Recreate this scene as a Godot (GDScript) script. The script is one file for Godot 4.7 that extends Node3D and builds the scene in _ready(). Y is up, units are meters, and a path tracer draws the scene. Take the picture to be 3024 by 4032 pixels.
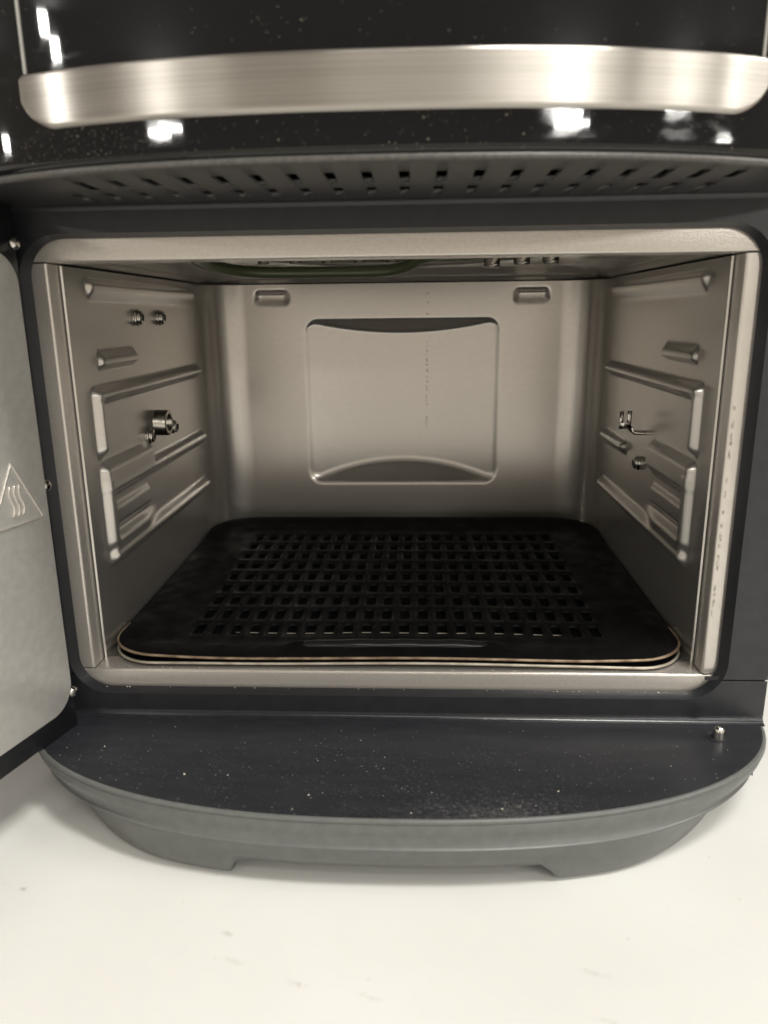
extends Node3D
# Counter-top oven with its door swung open, two dark trays inside, on a white table. Metres, y up.
# The front rim of the cavity lies in the plane z = 0, the cavity floor in y = 0.

const ARC_A := 0.179        # half width of the bowed front, seen from above
const ARC_B := 0.084        # how far it bows forward
const ARC_N := 2.4
const TABLE_Y := -0.0562
const CAV_X := 0.1493
const CAV_H := 0.1945
const BACK_Z := -0.257

var M := {}
var rng := RandomNumberGenerator.new()

func _ready():
	rng.seed = 71
	setup_camera()
	setup_light()
	make_materials()
	build_table()
	var oven = thing("countertop_oven", "black countertop oven with its door open and a grey metal cavity", "oven")
	build_housing(oven)
	build_top(oven)
	build_frame(oven)
	build_cavity(oven)
	build_base(oven)
	build_door(oven)
	build_trays()
	build_crumbs()

# ---------------------------------------------------------------- camera and light
func setup_camera():
	var c := Camera3D.new()
	c.name = "camera"
	c.transform = Transform3D(Basis(Vector3(0.998936, -0.011614, -0.044638), Vector3(-0.000221, 0.966565, -0.256421), Vector3(0.046123, 0.256158, 0.965534)), Vector3(0.012748, 0.170934, 0.336609))
	c.fov = 68.878
	c.near = 0.02
	c.far = 60.0
	add_child(c)
	var a := CameraAttributesPhysical.new()
	a.frustum_focal_length = 17.5
	a.frustum_focus_distance = 0.41
	a.exposure_aperture = 7.0
	a.frustum_near = 0.02
	a.frustum_far = 60.0
	c.attributes = a
	c.fov = 68.878
	c.current = true

func setup_light():
	var we := WorldEnvironment.new()
	we.name = "environment"
	var e := Environment.new()
	e.background_mode = Environment.BG_COLOR
	e.background_color = lin(0.80, 0.71, 0.595)
	e.background_energy_multiplier = 1.0
	e.tonemap_mode = Environment.TONE_MAPPER_LINEAR
	e.tonemap_exposure = 1.0
	e.sdfgi_enabled = true
	e.ssao_enabled = true
	e.ssil_enabled = true
	we.environment = e
	add_child(we)
	# tube lamps of the hall, hung 2.1 m above the table: azimuth from +z, elevation, energy, length, width
	var over = [
		[42.0, 68.0, 2.85, 0.60, 0.25],
		[8.0, 50.0, 0.6, 1.2, 0.16],
		[26.0, 33.0, 1.3, 1.2, 0.16],
		[48.0, 28.0, 2.0, 1.2, 0.16],
		[78.0, 38.0, 3.6, 1.2, 0.16],
		[-36.0, 33.0, 0.7, 1.2, 0.16],
	]
	for l in over:
		var az := deg_to_rad(l[0])
		var el := deg_to_rad(l[1])
		var p := Vector3(sin(az) * cos(el), sin(el), cos(az) * cos(el)) * (2.1 / sin(el))
		lamp(p, Vector3(0, 0.1, 0.05), l[3], l[4], l[2])
	# the far rows of the hall, whose images lie in the glossy panel: azimuth from +z, elevation, width, height, energy
	var far = [
		[-61.0, 17.4, 0.28, 0.14, 2.0],
		[-58.4, 16.1, 0.28, 0.14, 2.0],
		[-36.2, 11.75, 0.60, 0.040, 1.6],
		[-34.0, 12.1, 0.60, 0.040, 1.6],
		[23.6, 13.4, 0.80, 0.036, 1.4],
		[24.6, 12.75, 0.70, 0.036, 1.4],
		[25.4, 12.1, 0.85, 0.036, 1.4],
		[46.6, 12.7, 0.80, 0.05, 2.0],
		[59.0, 10.0, 0.48, 0.07, 1.6],
		[-79.0, 10.5, 0.40, 0.12, 1.6],
	]
	for l in far:
		var az := deg_to_rad(l[0])
		var el := deg_to_rad(l[1])
		var p := Vector3(sin(az) * cos(el), sin(el), cos(az) * cos(el)) * minf(8.0, 1.9 / sin(el)) + Vector3(0, 0.23, 0.08)
		lamp(p, Vector3(0, 0.2, 0.05), l[2], l[3], l[4])

	# the dark ceiling of the hall, which the panel mirrors
	var roof = part("hall_ceiling", box_mesh(Vector3(30, 0.1, 30)), mat(0.30, 0.30, 0.31, 0.9), self)
	roof.position = Vector3(0, 2.42, 0)
	roof.set_meta("kind", "structure")

func lamp(at: Vector3, aim: Vector3, w: float, h: float, energy: float):
	var t = thing("ceiling_lamp", "white tube lamp hanging in the hall beyond the oven", "lamp", "tube lamps of the hall")
	var up := Vector3.UP if absf((aim - at).normalized().y) < 0.9 else Vector3.FORWARD
	t.transform = Transform3D(Basis.looking_at(aim - at, up), at)
	part("diffuser", box_mesh(Vector3(w, h, 0.02)), mat_emit(), t).position = Vector3(0, 0, 0.02)
	part("lamp_body", box_mesh(Vector3(w + 0.04, h + 0.04, 0.05)), M.lamp_body, t).position = Vector3(0, 0, 0.06)
	var a := AreaLight3D.new()
	a.name = "lamp_light"
	a.area_size = Vector2(w, h)
	a.light_color = Color(1.0, 0.99, 0.965)
	a.light_energy = energy
	a.area_normalize_energy = true
	a.area_range = 30.0
	a.shadow_enabled = true
	t.add_child(a)

func mat_emit():
	if not M.has("lamp_glow"):
		var m := StandardMaterial3D.new()
		m.albedo_color = Color(0.9, 0.9, 0.88)
		m.emission_enabled = true
		m.emission = Color(1.0, 0.97, 0.92)
		m.emission_energy_multiplier = 1.5
		M.lamp_glow = m
		M.lamp_body = mat(0.6, 0.6, 0.6, 0.5)
	return M.lamp_glow

# ---------------------------------------------------------------- small helpers
func lin(r, g, b) -> Color:
	return Color(r, g, b).linear_to_srgb()

func thing(called, label, category, group = ""):
	var o := Node3D.new()
	o.name = numbered(called)
	add_child(o)
	o.set_meta("label", label)
	o.set_meta("category", category)
	if group:
		o.set_meta("group", group)
	return o

func numbered(called):
	if not has_node(NodePath(called)):
		return called
	var k := 1
	while has_node(NodePath("%s_%03d" % [called, k])):
		k += 1
	return "%s_%03d" % [called, k]

func part(called, mesh, m, parent):
	var o := MeshInstance3D.new()
	o.name = called
	o.mesh = mesh
	o.material_override = m
	parent.add_child(o, true)
	return o

func box_mesh(s: Vector3):
	var b := BoxMesh.new()
	b.size = s
	return b

func st_new() -> SurfaceTool:
	var s := SurfaceTool.new()
	s.begin(Mesh.PRIMITIVE_TRIANGLES)
	return s

func done(s: SurfaceTool, smooth := true):
	if smooth:
		s.index()
	s.generate_normals()
	return s.commit()

# one triangle or quad whose front looks towards "out"
func tri(s, a: Vector3, b: Vector3, c: Vector3, out: Vector3):
	var n := (c - a).cross(b - a)
	if n.dot(out) < 0:
		var x := b
		b = c
		c = x
	for p in [a, b, c]:
		s.add_vertex(p)

func quad(s, a, b, c, d, out):
	tri(s, a, b, c, out)
	tri(s, a, c, d, out)

# a sheet from a grid of points; f(i, j) gives [position, uv]; flip turns its front
func grid(nu: int, nv: int, f: Callable, flip := false):
	var s := st_new()
	for j in nv + 1:
		for i in nu + 1:
			var r = f.call(i, j)
			s.set_uv(r[1])
			s.add_vertex(r[0])
	for j in nv:
		for i in nu:
			var a := j * (nu + 1) + i
			var b := a + 1
			var c := a + nu + 1
			var d := c + 1
			for k in ([a, b, d, a, d, c] if not flip else [a, d, b, a, c, d]):
				s.add_index(k)
	s.generate_normals()
	return s.commit()

# rows of points (arrays of Vector3, equal length) skinned together
func skin(rows: Array, flip := false, closed := false):
	var n: int = rows[0].size()
	return grid(n - 1 if not closed else n, rows.size() - 1, func(i: int, j: int):
		var p: Vector3 = rows[j][i % n]
		return [p, Vector2(float(i) / n, float(j) / maxf(1, rows.size() - 1))], flip)

# a body turned about its own z axis; profile of (radius, z), from its base to its tip
func lathe(profile: Array, seg := 24):
	var rows := []
	for p in profile:
		var row := []
		for k in seg + 1:
			var t := TAU * k / seg
			row.append(Vector3(cos(t) * p.x, sin(t) * p.x, p.y))
		rows.append(row)
	return skin(rows, true)

# a tube through points
func tube(pts: Array, radius: float, seg := 10, caps := true):
	var rows := []
	var up := Vector3.UP
	for k in pts.size():
		var d: Vector3 = (pts[mini(k + 1, pts.size() - 1)] - pts[maxi(k - 1, 0)]).normalized()
		if absf(d.dot(up)) > 0.95:
			up = Vector3.RIGHT
		var a := up.cross(d).normalized()
		var b := d.cross(a).normalized()
		up = b
		var row := []
		for q in seg + 1:
			var t := TAU * q / seg
			row.append(pts[k] + (a * cos(t) + b * sin(t)) * radius)
		if caps and k == 0:
			var c0 := []
			for q in seg + 1:
				c0.append(pts[k])
			rows.append(c0)
		rows.append(row)
		if caps and k == pts.size() - 1:
			var c1 := []
			for q in seg + 1:
				c1.append(pts[k])
			rows.append(c1)
	return skin(rows, true)

func smooth_path(ctrl: Array, per := 10, closed := false) -> Array:
	var out := []
	var n := ctrl.size()
	var last := n if closed else n - 1
	for k in last:
		var p0 = ctrl[(k - 1 + n) % n] if closed or k > 0 else ctrl[0]
		var p1 = ctrl[k]
		var p2 = ctrl[(k + 1) % n]
		var p3 = ctrl[(k + 2) % n] if closed or k + 2 < n else ctrl[n - 1]
		for q in per:
			var t := float(q) / per
			out.append(0.5 * (2.0 * p1 + (p2 - p0) * t + (2.0 * p0 - 5.0 * p1 + 4.0 * p2 - p3) * t * t + (3.0 * p1 - p0 - 3.0 * p2 + p3) * t * t * t))
	out.append(ctrl[0] if closed else ctrl[n - 1])
	return out

# the bowed front in plan, left to right, moved inwards by inset: points (x, z)
func arc_z(x: float) -> float:
	return ARC_B * sqrt(maxf(0.0, 1.0 - pow(minf(1.0, absf(x) / ARC_A), ARC_N)))

func arc_pts(inset: float, n := 140) -> Array:
	var base := []
	for k in n + 1:
		var x := ARC_A * sin(PI * (float(k) / n - 0.5))
		base.append(Vector2(x, arc_z(x)))
	var out := []
	for k in n + 1:
		var d: Vector2 = base[mini(k + 1, n)] - base[maxi(k - 1, 0)]
		if k == 0:
			d = Vector2(0, 1)
		if k == n:
			d = Vector2(0, -1)
		d = d.normalized()
		out.append(base[k] + Vector2(d.y, -d.x) * inset)
	return out

func rrect(x0, y0, x1, y1, r, seg := 8) -> Array:
	var out := []
	for c in [[x1 - r, y1 - r, 0.0], [x0 + r, y1 - r, 0.5], [x0 + r, y0 + r, 1.0], [x1 - r, y0 + r, 1.5]]:
		for k in seg + 1:
			var t: float = PI * (c[2] + 0.5 * k / seg)
			out.append(Vector2(c[0] + cos(t) * r, c[1] + sin(t) * r))
	return out

func sstep(a: float, b: float, x: float) -> float:
	var t := clampf((x - a) / (b - a), 0.0, 1.0)
	return t * t * (3.0 - 2.0 * t)

# ---------------------------------------------------------------- materials
func mat(r, g, b, rough, metal = 0.0):
	var m := StandardMaterial3D.new()
	m.albedo_color = lin(r, g, b)
	m.roughness = rough
	m.metallic = metal
	return m

func tex(img: Image):
	img.generate_mipmaps()
	return ImageTexture.create_from_image(img)

func noise_img(size: int, freq: float, sd: int, octaves := 4) -> Image:
	var n := FastNoiseLite.new()
	n.seed = sd
	n.frequency = freq
	n.fractal_octaves = octaves
	n.noise_type = FastNoiseLite.TYPE_SIMPLEX_SMOOTH
	return n.get_seamless_image(size, size)

# grey picture from lo to hi (linear values given to a colour slot are turned to sRGB)
func ramp_img(src: Image, lo: Color, hi: Color) -> Image:
	var w := src.get_width()
	var h := src.get_height()
	var out := Image.create(w, h, false, Image.FORMAT_RGB8)
	for y in h:
		for x in w:
			out.set_pixel(x, y, lo.lerp(hi, src.get_pixel(x, y).r))
	return out

func normal_img(src: Image, strength: float) -> Image:
	var i := src.duplicate()
	i.convert(Image.FORMAT_RGBA8)
	i.bump_map_to_normal_map(strength)
	return i

func triplanar(m, scale: float):
	m.uv1_triplanar = true
	m.uv1_world_triplanar = true
	m.uv1_scale = Vector3(scale, scale, scale)

func speck(img: Image, x: float, y: float, r: float, c: Color, a: float):
	var w := img.get_width()
	var h := img.get_height()
	for j in range(int(y - r - 1), int(y + r + 2)):
		for i in range(int(x - r - 1), int(x + r + 2)):
			if i < 0 or j < 0 or i >= w or j >= h:
				continue
			var d := Vector2(i - x, j - y).length()
			var k := clampf(r + 0.5 - d, 0.0, 1.0) * a
			if k > 0.0:
				img.set_pixel(i, j, img.get_pixel(i, j).lerp(c, k))

func make_materials():
	mat_emit()
	var fine := noise_img(512, 0.12, 3, 3)
	var coarse := noise_img(512, 0.012, 9, 5)
	var fine_n = tex(normal_img(fine, 2.0))
	# coated sheet of the cavity, warm grey with a fine grain
	var steel = mat(1, 1, 1, 0.26, 0.82)
	steel.albedo_color = Color.WHITE
	steel.albedo_texture = tex(ramp_img(fine, lin(0.56, 0.535, 0.50), lin(0.62, 0.595, 0.56)))
	steel.normal_enabled = true
	steel.normal_texture = fine_n
	steel.normal_scale = 0.10
	triplanar(steel, 14.0)
	M.steel = steel
	var rail = steel.duplicate()
	rail.albedo_texture = tex(ramp_img(noise_img(512, 0.06, 5, 4), lin(0.58, 0.545, 0.495), lin(0.66, 0.62, 0.57)))
	rail.metallic = 0.55
	rail.roughness = 0.27
	rail.normal_scale = 0.12
	M.rail = rail
	# door sheet: duller, blotched
	var sheet = steel.duplicate()
	var mix_n := noise_img(512, 0.035, 29, 6)
	var blot := ramp_img(mix_n, lin(0.55, 0.535, 0.50), lin(0.66, 0.645, 0.61))
	for k in 260:
		speck(blot, rng.randf() * 512, rng.randf() * 512, rng.randf_range(0.3, 1.4), lin(0.75, 0.74, 0.70), rng.randf_range(0.15, 0.6))
	sheet.albedo_texture = tex(blot)
	sheet.roughness = 0.52
	sheet.metallic = 0.35
	triplanar(sheet, 9.0)
	M.sheet = sheet
	# mottled matte plastic
	var pl = mat(1, 1, 1, 0.34)
	pl.albedo_color = Color.WHITE
	pl.albedo_texture = tex(ramp_img(coarse, lin(0.017, 0.018, 0.021), lin(0.025, 0.026, 0.030)))
	pl.normal_enabled = true
	pl.normal_texture = fine_n
	pl.normal_scale = 0.12
	triplanar(pl, 16.0)
	M.plastic = pl
	M.plastic_visor = pl.duplicate()
	M.plastic_visor.albedo_texture = tex(ramp_img(coarse, lin(0.025, 0.025, 0.026), lin(0.038, 0.038, 0.038)))
	# same plastic for the base front, its brighter light put into a paler colour
	var sk = pl.duplicate()
	sk.albedo_texture = tex(ramp_img(noise_img(512, 0.015, 19, 5), lin(0.105, 0.110, 0.104), lin(0.138, 0.142, 0.134)))
	sk.roughness = 0.36
	M.skirt = sk
	M.plastic_dark = mat(0.012, 0.012, 0.013, 0.5)
	M.hole = mat(0.025, 0.025, 0.026, 0.8)  # dark fill painted in for the shade of slots and seams
	M.chrome = mat(0.62, 0.60, 0.56, 0.16, 1.0)
	M.chrome_dull = mat(0.45, 0.42, 0.37, 0.25, 1.0)
	M.element = mat(0.085, 0.100, 0.055, 0.34, 0.2)
	M.chamber = mat(0.34, 0.33, 0.30, 0.4, 0.7)
	M.seam = mat(0.35, 0.34, 0.31, 0.35, 0.3)

# ---------------------------------------------------------------- table
func build_table():
	var img := ramp_img(noise_img(2048, 0.004, 21, 6), lin(0.74, 0.735, 0.70), lin(0.80, 0.795, 0.765))
	var r := RandomNumberGenerator.new()
	r.seed = 5
	# scuffs and smears, with their own outlines; the sheet is 1.1 m by 1.1 m, x from -0.55, z from -0.55
	for s in [[-0.055, 0.118, 0.010, 0.5], [-0.005, 0.131, 0.012, 0.35], [0.075, 0.119, 0.012, 0.5], [0.076, 0.138, 0.014, 0.5], [0.03, 0.152, 0.022, 0.3], [0.012, 0.143, 0.008, 0.35], [-0.03, 0.127, 0.008, 0.4], [0.085, 0.176, 0.006, 0.3], [-0.06, 0.106, 0.004, 0.6], [-0.15, 0.086, 0.003, 0.6]]:
		for q in 60:
			var t := r.randf()
			speck(img, (s[0] + s[2] * (t - 0.5) * r.randf_range(0.4, 1.2) + 0.55) / 1.1 * 2048, (s[1] + (t - 0.5) * s[2] * 0.25 + (r.randf() - 0.5) * 0.0016 + 0.55) / 1.1 * 2048, r.randf_range(0.3, 1.0), lin(0.42, 0.36, 0.29), s[3] * 0.09)
	for q in 900:
		speck(img, r.randf() * 2048, r.randf() * 2048, r.randf_range(0.2, 0.9), lin(0.4, 0.36, 0.3), r.randf_range(0.05, 0.45))
	var m := StandardMaterial3D.new()
	m.albedo_texture = tex(img)
	m.roughness = 0.42
	var nt := noise_img(512, 0.03, 33, 3)
	m.normal_enabled = true
	m.normal_texture = tex(normal_img(nt, 1.5))
	m.normal_scale = 0.05
	var top = part("tabletop", grid(2, 2, func(i: int, j: int):
		var u := Vector2(i / 2.0, j / 2.0)
		return [Vector3(-0.55 + 1.1 * u.x, TABLE_Y, -0.55 + 1.1 * u.y), u]), m, self)
	top.set_meta("kind", "structure")
	top.set_meta("label", "white scuffed tabletop under the oven")
	var slab = part("table_slab", box_mesh(Vector3(1.1, 0.03, 1.1)), mat(0.7, 0.68, 0.62, 0.5), top)
	slab.position = Vector3(0, TABLE_Y - 0.0155, 0)

# ---------------------------------------------------------------- housing and fascia
func plate_with_hole(s, x0, y0, x1, y1, hole: Array, z: float):
	# hole: rounded rectangle (points counter-clockwise from its right side), the plate's outline further out
	var n := hole.size()
	var c := Vector2((x0 + x1) / 2.0, (y0 + y1) / 2.0)
	var outer := []
	for p in hole:
		var d: Vector2 = p - c
		var k := minf(((x1 - x0) / 2.0) / maxf(absf(d.x), 1e-6), ((y1 - y0) / 2.0) / maxf(absf(d.y), 1e-6))
		outer.append(c + d * k)
	for k in n:
		var a: Vector2 = hole[k]
		var b: Vector2 = hole[(k + 1) % n]
		var d: Vector2 = outer[(k + 1) % n]
		var e: Vector2 = outer[k]
		quad(s, v3(a, z), v3(b, z), v3(d, z), v3(e, z), Vector3(0, 0, 1))
		if absf(e.x - d.x) > 1e-5 and absf(e.y - d.y) > 1e-5:
			var q := Vector2(x1 if maxf(e.x, d.x) > c.x else x0, y1 if maxf(e.y, d.y) > c.y else y0)
			tri(s, v3(e, z), v3(d, z), v3(q, z), Vector3(0, 0, 1))

func v3(p: Vector2, z: float) -> Vector3:
	return Vector3(p.x, p.y, z)

func build_housing(oven):
	# shell behind the fascia
	var s := st_new()
	var X := ARC_A - 0.0005
	for side in [-1, 1]:
		quad(s, Vector3(X * side, TABLE_Y + 0.003, 0.004), Vector3(X * side, TABLE_Y + 0.003, -0.31), Vector3(X * side, 0.30, -0.31), Vector3(X * side, 0.30, 0.004), Vector3(side, 0, 0))
	quad(s, Vector3(-X, TABLE_Y + 0.003, -0.31), Vector3(X, TABLE_Y + 0.003, -0.31), Vector3(X, 0.30, -0.31), Vector3(-X, 0.30, -0.31), Vector3(0, 0, -1))
	quad(s, Vector3(-X, TABLE_Y + 0.003, 0.0), Vector3(X, TABLE_Y + 0.003, 0.0), Vector3(X, TABLE_Y + 0.003, -0.31), Vector3(-X, TABLE_Y + 0.003, -0.31), Vector3(0, -1, 0))
	part("housing", done(s, false), M.plastic, oven)
	# fascia: one plate with the opening, split by a seam at the height of the cavity floor
	var hole := rrect(-0.1597, -0.0103, 0.1597, 0.2056, 0.019, 10)
	var zf := 0.006
	var up := st_new()
	var low := st_new()
	var g := 0.0003
	var seam := 0.0002
	clip_plate(up, hole, seam + g, 0.2166, zf)
	clip_plate(low, hole, -0.0190, seam - g, zf)
	part("fascia", done(up, false), M.plastic, oven)
	var lf = part("lower_fascia", done(low, false), M.plastic, oven)
	lf.set_meta("label", "dark strip below the cavity opening")
	# dark strip set behind the seam to stand for its shade
	part("seam_shade_strip", strip_x(0.150, 0.1788, seam - 0.001, seam + 0.001, zf - 0.002), M.hole, oven)
	# bevel between fascia and the metal rim
	var inner := rrect(-0.1567, -0.0087, 0.1567, 0.2040, 0.0165, 10)
	var rows := [[], [], []]
	for k in hole.size():
		rows[0].append(v3(hole[k], zf))
		rows[1].append(v3(hole[k].lerp(inner[k], 0.12), zf - 0.0007))
		rows[2].append(v3(inner[k], 0.0012))
	part("opening_bevel", skin(rows, true, true), M.plastic, oven)

func strip_x(x0, x1, y0, y1, z):
	var s := st_new()
	quad(s, Vector3(x0, y0, z), Vector3(x1, y0, z), Vector3(x1, y1, z), Vector3(x0, y1, z), Vector3(0, 0, 1))
	return done(s, false)

# the fascia between two heights, left out where the opening is
func clip_plate(s, hole: Array, y0: float, y1: float, z: float):
	var X := ARC_A - 0.0002
	var ys := [y0, y1]
	for p in hole:
		if p.y > y0 and p.y < y1:
			ys.append(p.y)
	ys.sort()
	for k in ys.size() - 1:
		var a: float = ys[k]
		var b: float = ys[k + 1]
		if b - a < 1e-6:
			continue
		var wa := hole_half(hole, a + 1e-7)
		var wb := hole_half(hole, b - 1e-7)
		if wa <= 0.0 and wb <= 0.0:
			quad(s, Vector3(-X, a, z), Vector3(X, a, z), Vector3(X, b, z), Vector3(-X, b, z), Vector3(0, 0, 1))
		else:
			for q in [-1, 1]:
				quad(s, Vector3(X * q, a, z), Vector3(X * q, b, z), Vector3(wb * q, b, z), Vector3(wa * q, a, z), Vector3(0, 0, 1))

func hole_half(hole: Array, y: float) -> float:
	var best := 0.0
	var n := hole.size()
	for k in n:
		var a: Vector2 = hole[k]
		var b: Vector2 = hole[(k + 1) % n]
		if (a.y - y) * (b.y - y) <= 0.0 and absf(a.y - b.y) > 1e-9:
			best = maxf(best, a.x + (b.x - a.x) * (y - a.y) / (b.y - a.y))
	return best

# ---------------------------------------------------------------- control panel, trim, slotted visor
func build_top(oven):
	# glossy bowed panel
	var img := Image.create(2048, 512, false, Image.FORMAT_RGB8)
	img.fill(lin(0.006, 0.006, 0.0065))
	var r := RandomNumberGenerator.new()
	r.seed = 12
	var clump := FastNoiseLite.new()
	clump.seed = 8
	clump.frequency = 0.006
	# u runs along x from -0.179 to 0.179, v down from y 0.30 to 0.2190
	for k in 16000:
		var u := r.randf()
		var v := r.randf()
		var x := -0.179 + 0.358 * u
		var y := 0.30 - 0.081 * v
		var dense := 0.03 + 0.30 * maxf(0.0, clump.get_noise_2d(u * 2048, v * 512) - 0.1)
		if y < 0.2315:
			dense = 0.10 + 0.5 * maxf(0.0, clump.get_noise_2d(u * 3000, v * 900))
			dense += 2.4 * sstep(1.0, 0.0, Vector2((x + 0.098) / 0.040, (y - 0.2262) / 0.007).length())
		if r.randf() < dense:
			speck(img, u * 2048, v * 512, r.randf_range(0.5, 1.2) * (1.0 if r.randf() < 0.94 else 1.8), lin(0.46, 0.41, 0.32), r.randf_range(0.2, 0.75))
	var rough := Image.create(1024, 256, false, Image.FORMAT_RGB8)
	var sm1 := FastNoiseLite.new()
	sm1.seed = 44
	sm1.frequency = 0.008
	for yy in 256:
		for xx in 1024:
			# fingermarks: streaky patches, more of them on the right
			var q := sm1.get_noise_2d(xx + yy * 0.7, yy * 2.2) * 0.6 + sm1.get_noise_2d(xx * 4.0 + 900.0, yy * 9.0) * 0.3
			var side := 0.25 + 0.75 * sstep(0.55, 0.80, xx / 1024.0) + 0.45 * sstep(0.35, 0.15, xx / 1024.0)
			var v := 0.034 + 0.13 * sstep(0.0, 0.5, q) * side
			rough.set_pixel(xx, yy, Color(v, v, v))
	var pm := StandardMaterial3D.new()
	pm.albedo_texture = tex(img)
	pm.roughness = 1.0
	pm.roughness_texture = tex(rough)
	pm.roughness_texture_channel = BaseMaterial3D.TEXTURE_CHANNEL_RED
	var a0 := arc_pts(0.0)
	var ys := [0.30, 0.26, 0.2235, 0.2216, 0.2211, 0.2203, 0.2195]
	var ins := [0.0, 0.0, 0.0, 0.0, 0.00003, 0.0002, 0.0009]
	var arcs := []
	for d in ins:
		arcs.append(arc_pts(d))
	var panel = part("control_panel", grid(140, 6, func(i: int, j: int):
		var p: Vector2 = arcs[j][i]
		return [Vector3(p.x, ys[j], p.y), Vector2((p.x + ARC_A) / (2.0 * ARC_A), (0.30 - ys[j]) / 0.081)], false), pm, oven)
	panel.set_meta("label", "glossy black bowed panel above the opening")
	# lid over it
	var lid := st_new()
	for k in 140:
		quad(lid, Vector3(a0[k].x, 0.30, a0[k].y), Vector3(a0[k + 1].x, 0.30, a0[k + 1].y), Vector3(a0[k + 1].x, 0.30, -0.31), Vector3(a0[k].x, 0.30, -0.31), Vector3.UP)
	part("lid", done(lid, false), M.plastic, oven)
	# brushed trim strip
	var streak := Image.create(512, 128, false, Image.FORMAT_RGB8)
	for y in 128:
		var base := r.randf_range(0.0, 1.0)
		var at := 0
		while at < 512:
			var run := r.randi_range(60, 300)
			var v := clampf(base + r.randf_range(-0.25, 0.25), 0.0, 1.0)
			streak.fill_rect(Rect2i(at, y, run, 1), lin(0.41, 0.385, 0.35).lerp(lin(0.57, 0.54, 0.50), v))
			at += run
	var tm := StandardMaterial3D.new()
	tm.albedo_texture = tex(streak)
	tm.metallic = 1.0
	tm.roughness = 0.30
	tm.anisotropy_enabled = true
	tm.anisotropy = -1.0
	tm.uv1_scale = Vector3(2, 1, 1)
	var x0 := -0.1190
	var x1 := 0.1247
	var yb := 0.2313
	var yt := 0.2485
	var nv := 22
	var trim = part("trim_strip", grid(160, nv, func(i: int, j: int):
		var u := i / 160.0
		var x: float = x0 + (x1 - x0) * (0.5 - 0.5 * cos(PI * u))
		var e := minf(x - x0, x1 - x)
		var rb := 0.0125
		var rt := 0.003
		var lo := yb
		var hi := yt
		if e < rb:
			lo = yb + rb - sqrt(maxf(0.0, rb * rb - (rb - e) * (rb - e)))
		if e < rt:
			hi = yt - rt + sqrt(maxf(0.0, rt * rt - (rt - e) * (rt - e)))
		var vv := [0.0, 0.02, 0.045, 0.075, 0.11]
		var t := float(j) / nv
		var y: float = lo + (hi - lo) * t
		var edge: float = minf(minf(y - lo, hi - y), e)
		var proud := 0.0018 * sqrt(clampf(1.0 - pow(1.0 - clampf(edge / 0.0011, 0.0, 1.0), 2.0), 0.0, 1.0))
		var d := 1e-4
		var nrm := Vector2(-(arc_z(x + d) - arc_z(x - d)) / (2.0 * d), 1.0).normalized()
		return [Vector3(x + nrm.x * proud, y, arc_z(x) - 0.0002 + nrm.y * proud), Vector2(u, 1.0 - (y - yb) / (yt - yb))], true), tm, panel)
	trim.set_meta("label", "brushed steel strip across the glossy panel")
	# the pale joints where the middle glass meets the side pieces
	for x in [-0.1166, 0.1222]:
		var z := arc_z(x)
		var d := 1e-4
		var nrm := Vector2(-(arc_z(x + d) - arc_z(x - d)) / (2.0 * d), 1.0).normalized()
		var j = part("panel_joint", box_mesh(Vector3(0.0011, 0.0515, 0.0008)), M.seam, panel)
		j.position = Vector3(x, 0.2487 + 0.0257, z)
		j.rotation.y = atan2(nrm.x, nrm.y)
	# rounded lip and slotted underside of the visor
	var rows := []
	for p in [[0.0009, 0.2194], [0.0000, 0.2190], [-0.0004, 0.2183], [-0.0003, 0.2176], [0.0006, 0.2171], [0.0020, 0.2170]]:
		var row := []
		for q in arc_pts(p[0]):
			row.append(Vector3(q.x, p[1], q.y))
		rows.append(row)
	var lipm = M.plastic.duplicate()
	lipm.albedo_texture = tex(ramp_img(noise_img(512, 0.05, 61, 5), lin(0.05, 0.049, 0.046), lin(0.13, 0.125, 0.115)))
	part("visor_lip", skin(rows, false), lipm, oven)
	build_visor(oven)

func under_y(z: float) -> float:
	return 0.2168 + (z - 0.006) * 0.004

func build_visor(oven):
	var s := st_new()
	var down := Vector3(0, -1, 0)
	# slots: [x, z0, z1]
	var slots := []
	for k in range(-9, 10):
		var x := 0.0079 + 0.01282 * k
		var zc := 0.0575 - 0.7 * x * x
		slots.append([x, zc - 0.0086, zc + 0.0086])
	var row2 := []
	for k in range(-10, 10):
		var x := 0.0076 + 0.01272 * k
		var zc := 0.0290 - 0.22 * x * x
		var half := 0.0060 if k != -7 and k != 6 else 0.0030
		row2.append([x, zc - 0.003 - half + 0.003, zc + half])
	# columns across x: cut at the edges of each row's slots
	cut_band(s, row2, 0.0062, 0.0425, false)
	cut_band(s, slots, 0.0425, 0.0, true)
	part("visor", done(s, false), M.plastic_visor, oven)
	var fillet := []
	for a in [0.0, 0.25, 0.5, 0.75, 1.0]:
		var t: float = a * PI / 2
		var y := under_y(0.008) - 0.0024 * (1.0 - sin(t)) 
		var z := 0.0061 + 0.0024 * (1.0 - cos(t))
		fillet.append([Vector3(-ARC_A + 0.001, y, z), Vector3(ARC_A - 0.001, y, z)])
	part("visor_fillet", skin(fillet, false), M.plastic, oven)
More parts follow.
